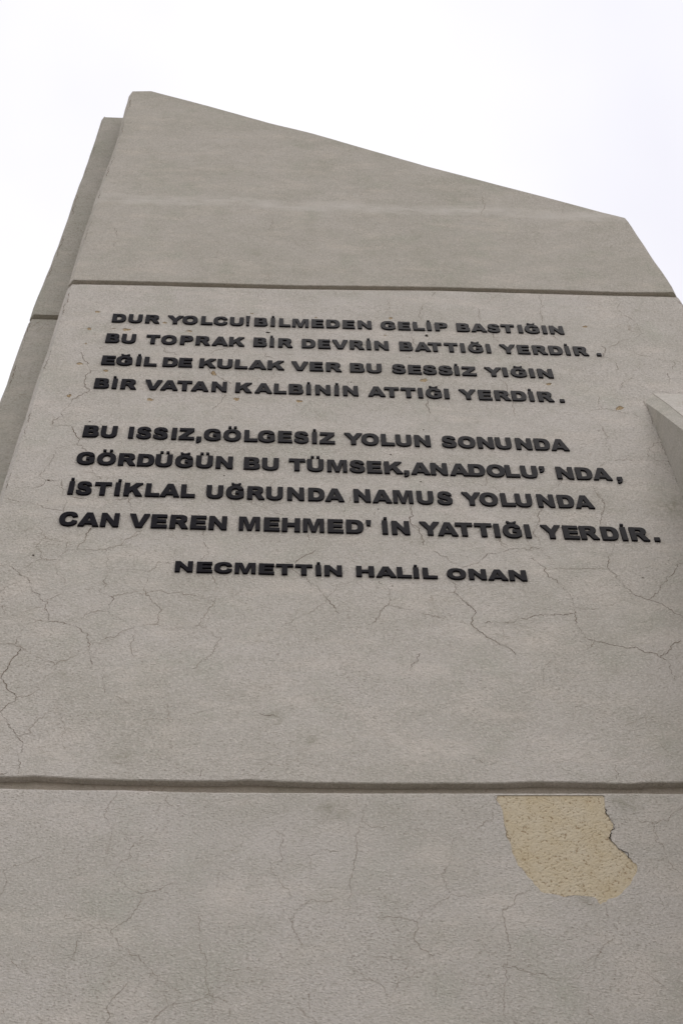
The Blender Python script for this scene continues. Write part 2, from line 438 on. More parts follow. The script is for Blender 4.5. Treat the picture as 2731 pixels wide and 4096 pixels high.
patch_px = [(166, 341), (157, 375), (190, 420), (205, 460), (215, 530), (218, 560), (228, 590), (231, 630), (237, 660), (262, 695), (270, 720), (278, 775), (300, 815),
            (322, 872), (350, 890), (372, 922), (392, 955), (430, 985), (445, 1015), (470, 1035), (496, 1070), (520, 1080), (580, 1085), (630, 1096), (670, 1110),
            (705, 1100), (740, 1095), (800, 1100), (860, 1105), (900, 1112), (920, 1130), (925, 1150), (943, 1166), (962, 1150), (985, 1148), (1000, 1125), (1060, 1112), (1100, 1085),
            (1132, 1045), (1170, 1012), (1190, 960), (1210, 935), (1222, 905), (1221, 875), (1215, 858), (1190, 846), (1170, 818), (1150, 800), (1120, 768), (1080, 745),
            (1060, 715), (1022, 680), (1018, 650), (1020, 620), (1034, 600), (1042, 578), (1040, 555), (1020, 528), (1010, 505), (985, 475), (978, 430), (974, 390), (973, 352), (960, 341)]
PATCH = chain([(1900+x*.53, 3000+y*.53) for x, y in patch_px])

wall = empty('memorial_wall', (0, 0, 0), 'tall tapering grey plastered memorial wall with slanting top, carrying the black lettering', 'wall')
upper = build_panel('upper_panel', lip(G1U), side(edge_l, LEFT[0][1], G1U[0][1]), [LEFT[0]]+dense(TOP, 0.15, 0.003, rnd)[:-1]+[(RIGHT[0][0]+0.004, TOP[-1][1])],
                    side(edge_r, RIGHT[0][1], G1U[-1][1]), pl_top, wall)
middle = build_panel('middle_panel', lip(G2U), side(edge_l, G1L[0][1], G2U[0][1]), lip(G1L),
                     side(edge_r, G1L[-1][1], G2U[-1][1]), pl_mid, wall, mid_holes)
lower = build_panel('lower_panel', [(edge_l(0.0), -0.05), (edge_r(0.0), -0.05)], side(edge_l, G2L[0][1], 0.0), lip(G2L),
                    side(edge_r, G2L[-1][1], 0.0), pl_low, wall, [(PATCH, 0.005)])
upper['label'] = 'blank upper panel with slanting top edge'
middle['label'] = 'cracked middle panel behind the black lettering'
lower['label'] = 'bottom panel with a patch of missing plaster'
GD = 0.052                                                       # groove depth
cz0, cz1 = G1U[0][1]+0.6, -0.05
core_o = [(edge_l(0)+GD, 0.0), (edge_r(0)-GD, 0.0), (edge_r(G1U[-1][1]+0.4)-GD, G1U[-1][1]+0.4), (edge_l(cz0)+GD, G1U[0][1]+0.4)]
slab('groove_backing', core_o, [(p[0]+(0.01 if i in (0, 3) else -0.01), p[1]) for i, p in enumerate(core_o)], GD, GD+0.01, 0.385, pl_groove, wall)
und = plate('exposed_undercoat', PATCH, 0.0048, m_under, lower)
und['label'] = 'rough beige undercoat laid bare where plaster fell off'
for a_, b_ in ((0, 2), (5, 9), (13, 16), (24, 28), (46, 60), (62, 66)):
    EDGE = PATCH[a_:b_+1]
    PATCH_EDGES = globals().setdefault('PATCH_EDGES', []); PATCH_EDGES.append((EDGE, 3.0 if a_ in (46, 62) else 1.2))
for lp in chips: plate('plaster_chip', lp, 0.0038, m_chip, middle)
for lp in drills: plate('drill_hole', lp, 0.0298, m_hole_edge_shade, middle)

# rear wall: a second slab, set back, that shows as a band along the left
YR = 0.38
RL_ = chain([(407, 481), (390, 535), (362, 620), (330, 710), (300, 790), (270, 880), (240, 965), (210, 1045), (180, 1120), (150, 1195), (124, 1264),
             (117, 1290), (92, 1350), (60, 1440), (38, 1515), (0, 1612)], YR+CHY)
def redge(z):
    if z > RL_[-1][1]: return xat(RL_, z)
    return xat([RL_[0], RL_[-1]], z)
rt = [at(422, 467, YR), at(500, 467, YR)]
rear = empty('rear_wall', (0, YR, 0), 'weathered grey plastered slab set back behind the left edge of the lettered wall', 'wall')
rg1 = at(190, 1260, YR).z; rg1b = at(190, 1275.5, YR).z
rg2, rg2b = G2U[0][1], G2L[0][1]
def rr(z): return edge_r(z)-0.5
tz = rt[0].z; TOPR = [(p[0]-0.02, p[1]-0.25) for p in TOP if p[0] > rt[1].x+0.2 and p[1]-0.25 < tz]
def rear_panel(name, zt, zb, top=None):
    top = top or [(redge(zt), zt), (rr(zt), zt)]
    return build_panel(name, [(redge(zb), zb), (rr(zb), zb)], side(redge, top[0][1], zb), top, side(rr, top[-1][1], zb), pl_rear, rear,
                       y0=YR, ch=CHY, y1=1.15, chx=0.045)
zr_top = RL_[0][1]
topl = [(redge(zr_top), zr_top), (rt[0].x-0.045*0, tz), (rt[1].x+0.2, tz)]+[(p[0], p[1]) for p in TOPR if p[0] < rr(p[1])-0.1]
topl.append((rr(topl[-1][1]), topl[-1][1]-0.05))
rear_panel('upper_panel', zr_top, rg1, topl)
rear_panel('middle_panel', rg1b, rg2)
rear_panel('lower_panel', rg2b, -0.05)
rc = [(redge(0)+GD, 0.0), (rr(0)-GD, 0.0), (rr(rg1+0.4)-GD, rg1+0.4), (redge(rg1+0.4)+GD, rg1+0.4)]
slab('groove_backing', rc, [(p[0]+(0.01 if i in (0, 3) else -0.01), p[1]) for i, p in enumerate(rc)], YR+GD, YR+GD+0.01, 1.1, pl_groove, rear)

# buttress: steep sloped pier at the right
q0 = at(2578, 1604); xb = q0.x; zb = q0.z
def slope_through(px, py, X):
    d = R @ Vector((px-W0/2, H0/2-py, -F)); t = (X-CP.x)/d.x; p = CP+d*t
    return p
pe = slope_through(2731, 1721, xb)
m1 = (zb-pe.z)/(-pe.y)
q1 = at(2605, 1567); pf = slope_through(2731, 1666, q1.x)
m2 = (q1.z-pf.z)/(-pf.y)
M_S = 0.5*(m1+m2)
def buttress():
    t = empty('buttress', (xb, 0, 0), 'steep sloping plastered buttress jutting out from the lettered wall at its right edge', 'buttress')
    t['kind'] = 'thing'
    cw = q1.x-xb; wid = 1.1; y_in = 0.01
    def rib(y, z): return (y, z)
    run = min(4.6, (zb-0.2)/M_S)
    # left face (x = xb), chamfer strip, sloping face, right face
    n = 24; A, Bq, Cc, Dd = [], [], [], []
    r_ = random.Random(9)
    for i in range(n+1):
        f = i/n; y = y_in-(run+y_in)*f
        zA = zb+m1*y if y < 0 else zb; zB = q1.z+m2*y if y < 0 else q1.z
        j = r_.uniform(-0.003, 0.003)
        A.append((xb+j, y, zA)); Bq.append((q1.x+j, y, zB)); Cc.append((xb+wid-cw, y, zB)); Dd.append((xb+wid, y, zA))
    def mesh(name, strips, mat, label=None):
        V, Fq = [], []
        for a, b in strips:
            s0 = len(V); V.extend(a); V.extend(b); m = len(a)
            for i in range(m-1): Fq.append((s0+i, s0+i+1, s0+m+i+1, s0+m+i))
        me = bpy.data.meshes.new(name); me.from_pydata(V, [], Fq); me.update()
        bm = bmesh.new(); bm.from_mesh(me); bmesh.ops.remove_doubles(bm, verts=bm.verts, dist=1e-5)
        bmesh.ops.recalc_face_normals(bm, faces=bm.faces); bm.to_mesh(me); bm.free()
        o = link(name, me, mat, t)
        if label: o['label'] = label
        return o
    fA = [(p[0], p[1], -0.05) for p in A]; fD = [(p[0], p[1], -0.05) for p in Dd]
    front_t = [A[-1], Bq[-1], Cc[-1], Dd[-1]]; front_b = [(p[0], p[1], -0.05) for p in front_t]
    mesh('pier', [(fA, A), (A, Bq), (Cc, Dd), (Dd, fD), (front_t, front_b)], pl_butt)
    mesh('sloping_face', [(Bq, Cc)], pl_slope_lit, 'sloping face turned to the sky, sky light painted in as a paler tone')
    # open joints along the corner strip and where the pier meets the wall
    U = [(p[0]-0.002, p[1], p[2]+0.0015) for p in Bq]; V2 = [(p[0]+0.0018*(0.5+r_.random()), p[1], p[2]+0.0015) for p in Bq]
    mesh('crack', [(U, V2)], m_crack)
    zs = [zb-i*0.12 for i in range(60)]
    crack('crack', [(xb-0.003+r_.uniform(-.002, .002), z) for z in zs], 1.4, -0.0014, middle, r_)
    crack('crack', [(q1.x+i*0.09, q1.z+0.004+r_.uniform(-.003, .003)) for i in range(12)], 1.3, -0.0014, middle, r_)
    return t
for o in (wall, rear): o['kind'] = 'thing'

# ------------------------------------------------------------------ cracks
HV = 1.9   # heavy
CR = [
 (P1, 1.3, [(0,615),(50,628),(95,650),(125,675),(160,705),(200,720),(210,775),(235,815),(270,850),(305,880),(335,885),(325,935),(345,970),(330,1018)]),
 (P1, 1.0, [(125,670),(190,640),(240,605),(290,590),(285,535),(260,490),(285,460),(325,440),(300,400),(272,360)]),
 (P1, 1.2, [(290,590),(345,595),(390,590),(430,560),(460,535),(470,520),(540,520),(600,522),(690,522),(745,515),(850,490),(870,455),(930,425),(985,400)]),
 (P1, 1.4, [(745,515),(745,560),(740,640),(765,660),(720,740),(735,775),(690,805),(750,830),(795,858),(775,895),(755,950),(755,975)]),
 (P1, 1.2, [(765,660),(840,655),(950,660),(1030,670),(1030,740),(1010,780),(1018,825),(1050,870),(1115,930),(1100,1000),(1100,1040)]),
 (P1, 1.1, [(330,1018),(250,1018),(205,1030),(165,1065),(130,1130),(105,1180),(0,1170)]),
 (P1, 1.4, [(330,1018),(400,1020),(470,1040),(510,1050),(570,1085),(610,1120),(630,1180),(630,1240),(640,1340)]),
 (P1, 1.2, [(105,1180),(150,1200),(200,1240),(290,1280),(385,1325),(440,1295),(520,1265),(630,1240)]),
 (P1, HV, [(145,1203),(105,1265),(60,1330),(30,1370),(8,1420)]),
 (P1, 1.4, [(8,1420),(50,1470),(95,1520),(110,1555),(60,1595),(8,1645),(50,1700),(85,1770),(110,1815),(145,1850),(155,1930),(140,2000),(130,2085)]),
 (P1, 1.1, [(630,1180),(700,1170),(760,1130),(830,1100),(900,1075),(930,1070),(1000,1045),(1095,1040),(1160,1075),(1290,1065),(1390,1045),(1400,1000),(1450,950),(1480,915),(1490,885)]),
 (P1, 1.1, [(795,858),(870,825),(960,825),(1018,825),(1070,810),(1115,808),(1190,825),(1270,818),(1350,835),(1430,860),(1490,885),(1500,820),(1515,760),(1480,695)]),
 (P1, 1.0, [(930,1070),(925,1130),(910,1200),(935,1280)]),
 (P1, 0.9, [(1390,1045),(1440,1085),(1500,1125),(1540,1130),(1500,1210),(1430,1290),(1340,1350)]),
 (P1, 1.0, [(510,1050),(540,1010),(600,970),(660,955),(755,950)]),
 (P1, 0.8, [(325,885),(390,845),(435,825),(430,790),(460,740),(400,690),(400,600)]),
 (P1, 1.3, [(45,160),(130,185),(220,195),(290,215),(370,240),(440,250)]),
 (P1, 1.5, [(430,35),(430,90),(440,150),(465,165),(455,220),(440,265)]),
 (P1, 1.4, [(500,155),(600,165),(680,155),(730,158),(750,175),(830,172),(890,162),(905,210),(915,255)]),
 (P1, 1.1, [(890,162),(960,165)]),
 (P1, 1.1, [(640,370),(600,430),(560,480),(545,515)]),
 (P1, 1.3, [(1415,385),(1420,450),(1455,510),(1430,560),(1400,605)]),
 (P1, 0.9, [(1030,670),(1075,650),(1100,610),(1200,620)]),
 (P1, 0.9, [(770,975),(830,990),(890,1030)]),
 (P1, 0.9, [(325,440),(400,455),(475,470),(460,520)]),
 (P1, 0.6, [(0,460),(100,435),(180,390),(250,355),(330,300),(370,290)]),
 (P1, 0.9, [(0,905),(25,910),(40,975),(100,975),(200,945),(320,920)]),
 (P1, 0.8, [(110,1560),(220,1530),(300,1440),(390,1330)]),
 (P1, 0.9, [(590,790),(640,800)]), (P1, 0.8, [(360,1640),(250,1720),(215,1800),(110,1815)]),
 (P1, 0.8, [(715,1370),(720,1450),(735,1530)]), (P1, 0.7, [(440,1650),(440,1800),(440,1880),(460,1910)]),
 (P1, 0.7, [(800,1540),(860,1560),(900,1600)]), (P1, 0.7, [(780,2000),(850,2010),(900,2040)]),
 (P1, 1.6, [(1400,2050),(1397,2080),(1395,2108)]), (P1, 3.2, [(0,2086),(20,2084),(40,2080),(66,2079)]), (P1, 0.6, [(0,830),(60,770),(200,715)]),
 (Z2, 1.5, [(780,520),(835,540),(880,580),(880,620),(925,690),(950,740),(1060,748)]),
 (Z2, 1.5, [(950,740),(905,780),(885,850),(890,905),(935,950),(865,985),(770,1030),(740,1080),(680,1140),(640,1190),(580,1250),(550,1300)]),
 (Z2, 0.8, [(935,950),(970,1000)]), (Z2, 0.8, [(550,1310),(650,1312),(750,1318)]),
 (Z2, HV, [(750,1318),(770,1375),(800,1420),(840,1455),(820,1495)]), (Z2, 1.2, [(820,1495),(865,1535),(910,1580)]),
 (Z2, 1.2, [(820,1495),(700,1525),(555,1555),(560,1620),(530,1700),(480,1765),(430,1840),(480,1890),(470,1920),(420,1950),(360,1960)]),
 (Z2, 1.1, [(480,1885),(560,1890),(640,1885),(700,1865),(800,1825)]),
 (Z2, 1.4, [(975,1720),(965,1760),(975,1810),(1010,1850),(1060,1870)]), (Z2, 0.9, [(975,1810),(860,1812)]),
 (Z2, 1.0, [(1140,460),(1075,490),(1060,530)]), (Z2, 1.1, [(780,265),(850,300),(910,303)]),
 (Z2, 0.8, [(840,530),(900,520),(990,510)]),
 (E_, 1.1, [(150,640),(275,690),(350,720),(420,750)]), (E_, 1.1, [(275,690),(340,660),(440,645)]), (E_, 1.1, [(610,890),(615,920),(625,950)]),
 (E_, 1.1, [(930,600),(935,680),(880,720)]), (E_, 1.2, [(1410,670),(1425,740),(1420,830),(1480,870),(1510,950)]), (E_, 0.8, [(345,465),(320,520),(270,550)]),
 (F_, 1.2, [(30,640),(55,700),(50,780),(100,800),(125,860),(130,940)]), (F_, 1.2, [(735,890),(760,930),(800,950)]),
 (F_, 1.2, [(1060,660),(1035,720),(1040,780),(1000,840),(1050,890),(1055,950)]), (F_, 1.0, [(1480,520),(1540,580),(1560,640),(1545,700)]),
 (F_, 0.9, [(490,450),(600,480),(640,460),(650,400)]), (F_, 0.9, [(680,480),(740,530)]), (F_, 1.0, [(1240,430),(1200,470),(1120,500)]),
 (P4, 1.5, [(570,0),(480,50),(435,85)]), (P4, 1.5, [(420,120),(490,170),(570,220),(600,265),(660,330),(720,400)]), (P4, 1.1, [(770,0),(790,60),(830,90)]),
 (P4, 1.3, [(960,190),(1010,215),(1030,250),(1025,345),(985,370),(970,410),(920,460)]), (P4, 1.0, [(1025,345),(1090,360),(1200,385),(1300,415),(1380,430)]),
 (P4, 1.4, [(1430,200),(1435,270),(1490,320),(1560,355)]), (P4, 1.2, [(1300,0),(1410,70),(1490,105)]), (P4, 0.8, [(200,600),(225,640),(235,720)]),
 (P4, 1.1, [(1225,645),(1205,700),(1160,760)]), (P4, 1.2, [(210,1025),(290,1035),(345,1055)]), (P4, 0.7, [(800,195),(700,225),(640,310),(560,370),(440,430),(350,490)]),
 (P4, 0.7, [(1400,1250),(1450,1230)]), (P4, 0.8, [(1100,815),(1140,808)]),
 (P5, 1.3, [(85,625),(150,600),(220,560),(250,530),(340,515),(390,500),(340,465),(325,430)]),
 (P5, 1.3, [(390,500),(460,500),(540,493),(612,490)]), (P5, 0.9, [(612,490),(640,540),(680,585)]),
 (P5, 1.4, [(540,560),(600,600),(645,630),(655,680),(720,720),(765,745),(795,800),(825,870),(835,935),(855,1010),(880,1060),(925,1100),(975,1118),(1060,1140),(1170,1160),(1260,1165),(1340,1195),(1410,1225),(1460,1260),(1490,1320),(1520,1375)]),
 (P5, 1.4, [(230,1000),(320,992),(440,985),(520,965),(600,942),(700,935),(835,938)]),
 (P5, 1.4, [(110,865),(165,910),(145,960),(155,1025),(220,1065),(280,1105),(350,1145),(410,1175),(440,1215)]),
 (P5, 0.9, [(155,1010),(60,990)]),
 (P5, 1.2, [(1105,455),(1090,520),(1075,570),(1060,630),(1110,690),(1170,750),(1240,810),(1340,840),(1430,870),(1490,910),(1568,960)]),
 (P5, 1.1, [(1340,840),(1400,790),(1425,740),(1455,690),(1510,650),(1568,600)]), (P5, 0.8, [(650,632),(800,628),(960,632),(1050,638)]),
 (P5, 1.2, [(1410,1225),(1465,1190),(1490,1150),(1550,1110)]), (P5, 1.0, [(975,1118),(940,1165)]), (P5, 1.2, [(960,80),(1020,160),(1035,230),(1025,340)]),
 (P5, 0.8, [(680,1230),(645,1280),(635,1400)]), (P5, 1.1, [(140,1915),(200,1920),(250,1970)]), (P5, 0.8, [(1110,2050),(1120,2000),(1110,1950)]),
 (P5, 0.7, [(840,900),(1000,900),(1100,870),(1240,830)]),
 (P6, 1.0, [(0,495),(20,470),(15,390),(95,355),(130,345),(200,310)]),
 (P6, 1.1, [(540,12),(515,60),(480,100),(500,180),(560,205),(615,255),(740,258)]),
 (P6, 1.1, [(615,255),(590,330),(525,405),(575,450),(655,490),(720,475),(830,435)]),
 (P6, 1.2, [(655,490),(640,535),(590,600),(510,660),(560,730),(630,770),(700,840),(725,890),(830,940),(800,990),(720,1050),(670,1086)]),
 (P6, 1.1, [(510,660),(400,630),(355,710),(345,770),(285,815)]), (P6, 1.0, [(375,610),(300,600),(295,560),(335,500),(350,400),(370,290)]),
 (P6, 1.0, [(770,32),(770,70),(800,90)]), (P6, 1.0, [(940,960),(950,860),(945,780),(920,700),(910,560)]), (P6, 0.9, [(940,960),(1010,970),(1050,985)]),
 (P6, 1.2, [(1310,190),(1290,260),(1300,325),(1240,350),(1280,430),(1330,480),(1385,540),(1350,580)]), (P6, 1.2, [(1350,580),(1330,610),(1365,680),(1390,720),(1300,780),(1240,825),(1160,860)]),
 (P6, 0.9, [(1385,540),(1450,520),(1568,515)]), (P6, 1.0, [(1400,310),(1460,290),(1500,285),(1560,295)]), (P6, 0.8, [(1400,310),(1430,390)]),
 (P6, 1.0, [(60,780),(120,840),(150,860)]), (P6, 1.2, [(600,890),(530,960),(505,990),(500,1086)]), (P6, 0.9, [(20,1010),(25,1040)]), (P6, 0.9, [(1500,880),(1440,940),(1430,1060)]),
 (P7, 1.1, [(70,40),(80,90),(105,160),(130,180),(210,185)]),
 (P7, 1.2, [(105,175),(75,185),(75,290),(50,400),(35,560),(100,580),(210,590),(300,605),(345,620),(335,680),(360,740),(420,775),(470,760),(480,740)]),
 (P7, 1.0, [(345,620),(370,570),(430,540),(505,490),(480,450),(455,400),(500,340),(510,240),(545,210),(600,200),(690,150),(690,100)]),
 (P7, 1.1, [(35,560),(10,600),(10,690),(40,760),(45,820),(110,880),(185,910),(205,980),(235,1070)]), (P7, 1.0, [(420,775),(415,830),(430,880),(435,960)]),
 (P7, 0.9, [(400,845),(320,870),(230,910)]), (P7, 0.9, [(505,490),(590,510)]),
 (P7, 1.3, [(880,460),(800,495),(780,540),(740,575),(745,620),(765,700),(765,770),(740,820),(750,900),(735,970),(750,1050),(800,1086)]),
 (P7, 1.1, [(740,820),(820,840),(930,858),(1020,875),(1090,870),(1130,800),(1200,730),(1250,690)]),
 (P7, 0.9, [(1350,345),(1420,335),(1500,335)]), (P7, 1.1, [(1500,335),(1470,260),(1430,200),(1425,160),(1495,155),(1530,110),(1568,90)]), (P7, 0.9, [(1330,155),(1425,165)]),
 (P7, 1.0, [(1500,335),(1540,380),(1568,420)]), (P7, 1.1, [(1215,540),(1240,610),(1265,660)]), (P7, 0.9, [(1320,490),(1400,495)]),
 (P7, 1.2, [(1130,1010),(1135,1040),(1160,1060)]), (P7, 0.9, [(1450,500),(1500,570),(1568,610)]), (P7, 1.3, [(1180,542),(1150,540),(1100,528)]),
 (P8, 1.1, [(185,250),(220,290),(225,330),(205,375)]), (P8, 0.8, [(1035,230),(1030,270),(1000,300)]), (P8, 0.9, [(1010,515),(1010,560)]),
 (P8, 0.9, [(1000,595),(960,640)]), (P8, 1.0, [(1355,605),(1360,650)]), (P8, 0.8, [(1530,60),(1490,110)]), (P8, 0.6, [(860,830-700),(900,160)]),
 (P9, 1.0, [(620,80),(625,130),(615,190)]), (P9, 0.8, [(1000,150),(1005,180)]), (P9, 1.1, [(1150,230),(1165,260)]), (P9, 0.8, [(1230,330),(1215,360)]),
 (P9, 1.0, [(395,550),(380,590),(340,620),(330,690)]), (P9, 1.0, [(890,550),(900,600),(895,650),(905,690)]), (P9, 0.9, [(610,620),(610,690)]),
 (P9, 1.1, [(170,590),(185,630),(150,660)]), (P9, 0.8, [(1015,460),(1020,530)]),
 (Z3, 1.1, [(380,430),(360,480),(410,530),(540,620),(575,690),(610,745),(560,800),(490,830)]), (Z3, 1.0, [(480,800),(400,820),(290,880)]),
 (Z3, 1.4, [(190,870),(230,905),(205,950),(240,990),(350,1055),(350,1120)]), (Z3, 0.9, [(520,940),(600,970),(700,990),(840,1020),(940,1040),(945,1120)]),
 (Z3, 1.1, [(875,1150),(905,1210),(1045,1230)]), (Z3, 0.9, [(905,1210),(880,1270)]), (Z3, 1.1, [(575,1190),(450,1230),(375,1330)]),
 (Z3, 1.0, [(150,1390),(160,1460),(205,1530),(100,1540),(50,1565)]), (Z3, 1.0, [(205,1530),(350,1550),(480,1580),(600,1610)]),
 (Z3, 1.0, [(30,1570),(170,1680),(235,1800),(240,1920),(260,1970)]), (Z3, 1.1, [(830,1880),(740,1890),(690,1960),(675,2060)]),
 (Z3, 0.9, [(300,2070),(480,2060),(675,2060),(840,2070),(940,2115)]), (Z3, 1.0, [(300,2070),(170,2130)]),
 (A_, 1.1, [(470,345),(530,370),(560,410),(600,410),(650,430)]), (A_, 1.0, [(1180,350),(1040,375),(900,420)]), (A_, 1.2, [(890,540),(930,590),(1000,620),(1070,660)]),
 (A_, 1.1, [(1020,740),(990,790),(920,860)]), (A_, 1.0, [(1390,560),(1380,620)]), (A_, 1.1, [(1320,370),(1340,430),(1400,460)]), (A_, 0.9, [(1040,815),(1100,840),(1150,882)]),
 (B_, 1.2, [(1310,190),(1300,240),(1320,290),(1340,320)]), (B_, 0.9, [(240,390),(400,380)]), (B_, 1.0, [(740,540),(690,570),(680,600)]),
 (B_, 1.2, [(1440,740),(1430,800),(1450,850)]), (B_, 1.1, [(490,760),(520,790)]), (B_, 0.8, [(960,430),(1100,420),(1200,430)]), (B_, 0.8, [(715,20),(690,80)]),
 (C_, 1.0, [(470,0),(460,60),(470,110)]), (C_, 0.9, [(940,20),(960,120)]), (C_, 1.3, [(570,205),(590,250),(620,270)]), (C_, 1.2, [(1040,220),(1100,270),(1140,290)]),
 (C_, 1.0, [(610,550),(680,610),(720,730),(740,860)]), (C_, 1.0, [(60,720),(75,800),(60,880)]), (C_, 0.8, [(240,530),(230,560)]),
 (D_, 0.9, [(690,900),(620,940)]), (D_, 1.1, [(290,880),(245,930),(240,955)]),
]
def crack(name, pts, wt, Y, parent, rnd, mat=m_crack):
    """a split in the render: jagged line of uneven width, raised lip as thin as the render's grain"""
    P_ = pts[:]
    for it in range(5):
        Q = [P_[0]]
        for a, b in zip(P_[:-1], P_[1:]):
            L_ = math.hypot(b[0]-a[0], b[1]-a[1])
            if L_ > 0.008:
                o = rnd.gauss(0, 0.17)*min(L_, 0.05); nx, ny = -(b[1]-a[1])/L_, (b[0]-a[0])/L_
                Q.append(((a[0]+b[0])/2+nx*o, (a[1]+b[1])/2+ny*o))
            Q.append(b)
        P_ = Q
    V, Fq = [], []; n = len(P_); wv = rnd.uniform(.7, 1.1)
    for i, p in enumerate(P_):
        a = P_[max(0, i-1)]; b = P_[min(n-1, i+1)]
        L_ = math.hypot(b[0]-a[0], b[1]-a[1])+1e-9; nx, ny = -(b[1]-a[1])/L_, (b[0]-a[0])/L_
        wv = min(1.45, max(0.22, wv+rnd.uniform(-.3, .3)))
        end = min(1.0, 0.25+min(i, n-1-i)/4.0)
        h = 0.00090*wt*wv*end
        V += [(p[0]-nx*h, Y, p[1]-ny*h), (p[0]+nx*h, Y, p[1]+ny*h)]
        if i: Fq.append((2*i-2, 2*i-1, 2*i+1, 2*i))
    me = bpy.data.meshes.new(name); me.from_pydata(V, [], Fq); me.update()
    return link(name, me, mat, parent)
rc_ = random.Random(12)
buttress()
zg1 = sum(p[1] for p in G1U)/len(G1U); zg2 = sum(p[1] for p in G2U)/len(G2U)
for sc, wt, pts in CR:
    pl = chain([(sc[0]+x*sc[2], sc[1]+y*sc[2]) for x, y in pts])
    zm = sum(p[1] for p in pl)/len(pl)
    par = upper if zm > zg1 else (middle if zm > zg2 else lower)
    wt *= 0.74 if sc in (P6, P7) else (1.1 if sc is P1 else 1.3)
    crack('crack', pl, wt, -0.0012, par, rc_, m_crack if wt > 1.35 else m_faint)
for pl, wt in PATCH_EDGES: crack('crack', pl, wt, -0.0012, lower, rc_, m_hole_edge_shade if wt > 2 else m_crack)  # thick ones are no splits: painted shade beneath the lifted plaster edge
# the split along each corner bead
def bead(fn, z0, z1, dx, par, Y):
    z = z0
    while z > z1:
        ln = rc_.uniform(0.15, 0.7)
        pts = [(fn(z-i*ln/4)+dx+rc_.uniform(-.004, .004), z-i*ln/4) for i in range(5)]
        if z-ln > z1: crack('crack', pts, rc_.uniform(1.4, 2.5), Y, par, rc_)
        z -= ln+rc_.uniform(0.05, 0.9)
bead(edge_l, LEFT[0][1]-0.3, G1U[0][1], CHX+0.004, upper, -0.0012)
bead(edge_l, G1L[0][1]-0.2, G2U[0][1], CHX+0.004, middle, -0.0012)
bead(edge_r, G1L[-1][1]-0.05, G2U[-1][1], -CHX-0.004, middle, -0.0012)
rear_mid = [c for c in rear.children if c.name.startswith('middle')][0]; rear_up = [c for c in rear.children if c.name.startswith('upper')][0]
bead(redge, zr_top-0.3, rg1, 0.05, rear_up, YR-0.0012)
bead(redge, rg1b-0.1, rg2, 0.05, rear_mid, YR-0.0012)

